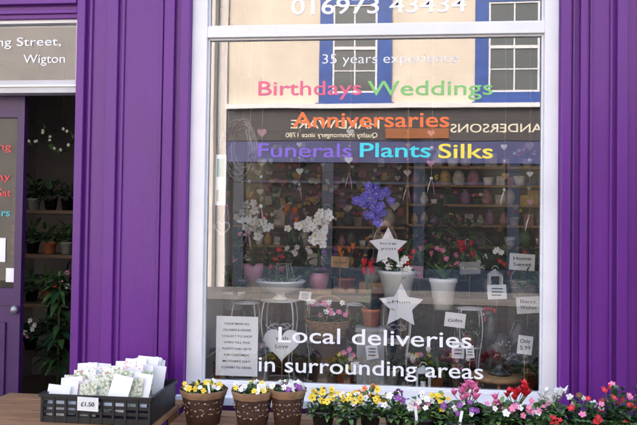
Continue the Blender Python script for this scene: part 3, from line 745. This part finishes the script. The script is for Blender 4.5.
for i,(px,fm) in enumerate(((203,(pw,py_)),(253,(pw,py_,pw)),(287,(pw,pv,pw)))):
    v=W(px,430,YT+.0); v.y=YT-(.03 if i==1 else 0); v.z=gz
    r=(.118,.105,.092)[i]; h=W(px,391,YT).z-gz+.012
    b=B("wrapped_flower_pot")
    b.lathe(v,[(0,0),(r*.72,0),(r*.86,h*.5),(r*.97,h*.86),(r*1.04,h),(r*1.0,h*.98),(r*.93,h*.84)],kraftd,36,.03,9)
    b.lathe(v,[(r*.985,h*.82),(r*1.0,h*.88),(r*1.08,h*1.02),(r*1.06,h*1.03)],kraft,36,.035,9)
    b.lathe(v,[(r*.93,h*.8),(0,h*.85)],soil)
    for row in range(3):      # printed band of small marks around the wrap
        for q in range(12):
            th=-math.pi/2+(q-5.5)*.22+U(-.1,.1); zz=h*(.38+.16*row+U(-.05,.05)); rr=r*(.72+.28*zz/h)*1.045+.002
            b.obox(v+Vector((rr*math.cos(th),rr*math.sin(th),zz)),(r*U(.06,.14),.0015,h*U(.02,.05)),kraft if (q+row)%3 else palet,(0,U(-.3,.3),th+math.pi/2))
    stake(b,v+Vector((r*.4,-r*.6,h*.9)))
    clump(b,v+Vector((0,0,h*.9)),(r*.95,r*.8,.05),110,22,.018,fm,.04,.018,6)
    b.done()
def tray(name,px0,px1,top,fm,nf,fr,k=5,y=YT,L=.045,w=.028,cm=py_,lm=None,hi=1.0,potm=black,nl=130):
    v=W((px0+px1)/2,430,y); v.z=gz; r=(px1-px0)*sc(y)/2
    b=B(name); h=.10; hh=W((px0+px1)/2,top,y).z-gz
    pot(b,v,r*.7,h,potm); clump(b,v+Vector((0,0,h*.75)),(r,r*.8,max(.05,hh-h*.75)),nl,nf,fr,fm,L,w,k,cm,hi,lm)
    if R()<.4: stake(b,v+Vector((U(-.5,.5)*r,-r*.7,h*.9)),.1)
    return b.done()
tray("yellow_pansy_plant",306,340,389,(py_,pw,py_),18,.022,cm=kraftd)
tray("yellow_pansy_plant",334,362,394,(py_,py_,pw),14,.022,y=-.5,cm=kraftd)
tray("mixed_pansy_plant",355,385,390,(pw,py_,po),14,.02,cm=kraftd)
tray("white_pansy_plant",380,412,393,(pw,pw,pv),16,.022)
tray("white_viola_plant",404,440,396,(pw,pw,pp),14,.02,y=-.5)
tray("primrose_plant",425,452,396,(py_,pw),12,.018)
def cyclamen(name,px,top,fm,nf=9,y=YT,spread=.075):
    v=W(px,430,y); v.z=gz; b=B(name); pot(b,v,.06,.1,kraftd); c=v+Vector((0,0,.1)); H=W(px,top,y).z-c.z
    for i in range(46):
        a=R()*6.28; q=U(.2,1.2); b.leaf(c+Vector((spread*q*math.cos(a)*.9,spread*q*math.sin(a)*.8,U(.0,.05))),(math.cos(a),math.sin(a),.5),.055,.055,random.choice((leafA,leafB)),.4,prof=[.7,1,.9,.6,.05])
    for i in range(nf):
        a=R()*6.28; q=math.sqrt(R()); p=c+Vector((spread*q*math.cos(a),spread*q*math.sin(a),H*U(.5,.92)))
        b.tube([c,c+(p-c)*.6+Vector((0,0,.01)),p],.002,stemm,5)
        for k in range(5):
            aa=k*1.257+R(); b.leaf(p,(math.cos(aa)*U(.5,.9),math.sin(aa)*U(.5,.9),U(.5,1.2)),U(.03,.042),U(.022,.03),fm,U(-.3,.3),prof=[.5,.9,1,.75,.15])
    return b.done()
cyclamen("pink_cyclamen",466,383,pp,15); cyclamen("red_cyclamen",514,385,pr,12); cyclamen("white_cyclamen",552,389,pw,14)
cyclamen("pink_cyclamen",488,400,pp,6,-.5)
tray("leafy_bedding_plant",525,560,402,(pw,pp),12,.018,y=-.55)
tray("leafy_bedding_plant",480,522,404,(pw,pp),11,.018,y=-.55)
tray("leafy_bedding_plant",440,480,403,(pw,pv),11,.018,y=-.55)
tray("ivy_bedding_plant",564,604,398,(pp,pr,pw),12,.018,y=-.5,lm=(leafB,leafB,leafA),nl=240)
tray("ivy_bedding_plant",598,636,388,(pp,pr),12,.018,y=-.45,lm=(leafB,leafB,leafA),nl=280)
tray("ivy_bedding_plant",628,664,386,(pp,pr),12,.018,y=-.48,lm=(leafB,leafB,leafA),nl=260)
for px in (560,582,606,632,655):
    b=B("trailing_geranium"); v=W(px,430,-.62); v.z=gz; pot(b,v,.05,.09,terra)
    for k in range(15):
        a=U(3.3,6.1); P=[v+Vector((0,0,.09)),v+Vector((.05*math.cos(a),.05*math.sin(a),.14)),v+Vector((.11*math.cos(a),.1*math.sin(a),U(.02,.12)))]
        b.tube(P,.0022,stemm,4)
        for q in range(5):
            p=P[1].lerp(P[2],q/4); b.leaf(p,(U(-1,1),-.6,U(-.2,.8)),.045,.045,random.choice((leafA,leafB,leafC)),.3,prof=[.6,1,1,.7,.1])
    for k in range(3):
        p=v+Vector((U(-.08,.08),U(-.08,0),U(.11,.17))); b.tube([v+Vector((0,0,.08)),p],.002,stemm,4)
        mm=random.choice((pr,pr,pp))
        for q in range(9): b.blossom(p+Vector((U(-.018,.018),U(-.018,.018),U(-.014,.014))),(U(-.6,.6),-1,U(-.2,1)),.012,5,mm,None)
    b.done()
# ================================================================ PHOTOGRAPHER (reflected in the glass)
ph=empty("photographer"); ox_=CAM.x; oy=-4.42
def skinobj(name,vs,es,rs,m,root=0,sub=1):
    me=bpy.data.meshes.new(name); me.from_pydata(vs,es,[]); o=bpy.data.objects.new(name,me); scene.collection.objects.link(o)
    sk=o.modifiers.new("skin",'SKIN')
    for i,r in enumerate(rs):
        d=me.skin_vertices[0].data[i]; d.radius=(r,r) if not hasattr(r,'__len__') else r; d.use_root=(i==root)
    s=o.modifiers.new("sub",'SUBSURF'); s.levels=sub; s.render_levels=sub
    me.materials.append(m); o.parent=ph; return o
V=lambda x,y,z:(ox_+x,oy+y,z-.12)
vs=[V(0,0,.98),V(0,0,1.15),V(0,0,1.32),V(0,0,1.46),V(0,.01,1.56)]
es=[(0,1),(1,2),(2,3),(3,4)]; rs=[(.17,.12),(.15,.11),(.18,.12),(.13,.09),(.06,.06)]
for s in (-1,1):
    k=len(vs); vs+=[V(s*.20,0,1.43),V(s*.27,.05,1.20),V(s*.13,.30,1.52)]; rs+=[.065,.05,.036]; es+=[(3,k),(k,k+1),(k+1,k+2)]
    k=len(vs); vs+=[V(s*.10,0,.88)]; rs+=[.10]; es+=[(0,k)]
skinobj("coat",vs,es,rs,coat)
vs=[V(0,0,.95)]; es=[]; rs=[.12]
for s in (-1,1):
    k=len(vs); vs+=[V(s*.10,0,.86),V(s*.11,.01,.5),V(s*.12,-.01,.12)]; rs+=[.09,.06,.045]; es+=[(0,k),(k,k+1),(k+1,k+2)]
skinobj("trousers",vs,es,rs,jeans)
for s in (-1,1):
    vs=[V(s*.12,-.05,.06),V(s*.125,.05,.045),V(s*.13,.17,.035)]; skinobj("shoe",vs,[(0,1),(1,2)],[.045,.042,.035],black)
b=B("head"); hc=Vector(V(0,.02,1.68))
b.ball(hc,(.075,.095,.115),skin,20,14); b.ball(hc+Vector((0,-.018,.022)),(.082,.098,.112),hair,20,14)
b.tube([hc+Vector((0,.02,-.06)),hc+Vector((0,0,-.14))],.05,skin,12)
b.tube([hc+Vector((0,.092,.01)),hc+Vector((0,.112,-.02)),hc+Vector((0,.095,-.025))],[.008,.014,.008],skin,8)
for s in (-1,1):
    b.ball(hc+Vector((s*.03,.086,.008)),(.012,.008,.008),ink,8,6); b.ball(hc+Vector((s*.077,0,-.005)),(.01,.02,.03),skin,8,6)
b.ball(hc+Vector((0,.088,-.05)),(.024,.008,.006),mat("lips",(.4,.15,.13)),8,6)
b.done(ph)
b=B("phone"); pc=Vector((CAM.x,-4.04,CAM.z-.01)); b.box(pc.x-.075,pc.x+.075,-4.045,-4.036,pc.z-.037,pc.z+.037,black); b.done(ph,.003)
for s in (-1,1):
    w0=Vector(V(s*.13,.30,1.52)); pm_=Vector((pc.x+s*.10,-4.07,pc.z-.03))
    vs=[w0,pm_]; es=[(0,1)]; rs=[.028,.026]
    for q in range(4):
        k=len(vs); a=pm_+Vector((-s*.005,.01,.03-.016*q)); vs+=[a,a+Vector((-s*.012,.03,.004)),a+Vector((-s*(.04+.004*(q%2)),.036,.004))]; rs+=[.009,.0085,.007]; es+=[(1,k),(k,k+1),(k+1,k+2)]
    k=len(vs); vs+=[pm_+Vector((-s*.02,-.005,-.02)),pm_+Vector((-s*.05,.008,.0))]; rs+=[.011,.008]; es+=[(1,k),(k,k+1)]
    skinobj("hand",[tuple(v) for v in vs],es,rs,skin)
# ================================================================ LIGHT
el=math.radians(42); az=math.radians(-20)   # sun stands behind the shop and lights the far side of the street
sd=Vector((math.sin(az)*math.cos(el),math.cos(az)*math.cos(el),math.sin(el)))
L=bpy.data.lights.new("sun",'SUN'); L.energy=2.3; L.angle=math.radians(.5); L.color=(1,.95,.87)
lo=bpy.data.objects.new("sun",L); scene.collection.objects.link(lo); lo.matrix_world=(sd.to_track_quat('Z','Y')).to_matrix().to_4x4()
w=bpy.data.worlds.new("World"); scene.world=w; w.use_nodes=True; nt=w.node_tree
sk=nt.nodes.new("ShaderNodeTexSky"); sk.sky_type='NISHITA'; sk.sun_disc=False; sk.sun_elevation=el; sk.sun_rotation=az
sk.dust_density=5; sk.air_density=1.0
nt.links.new(sk.outputs[0],nt.nodes["Background"].inputs[0]); nt.nodes["Background"].inputs[1].default_value=.9
scene.view_settings.view_transform='Standard'; scene.view_settings.look='None'; scene.view_settings.exposure=0
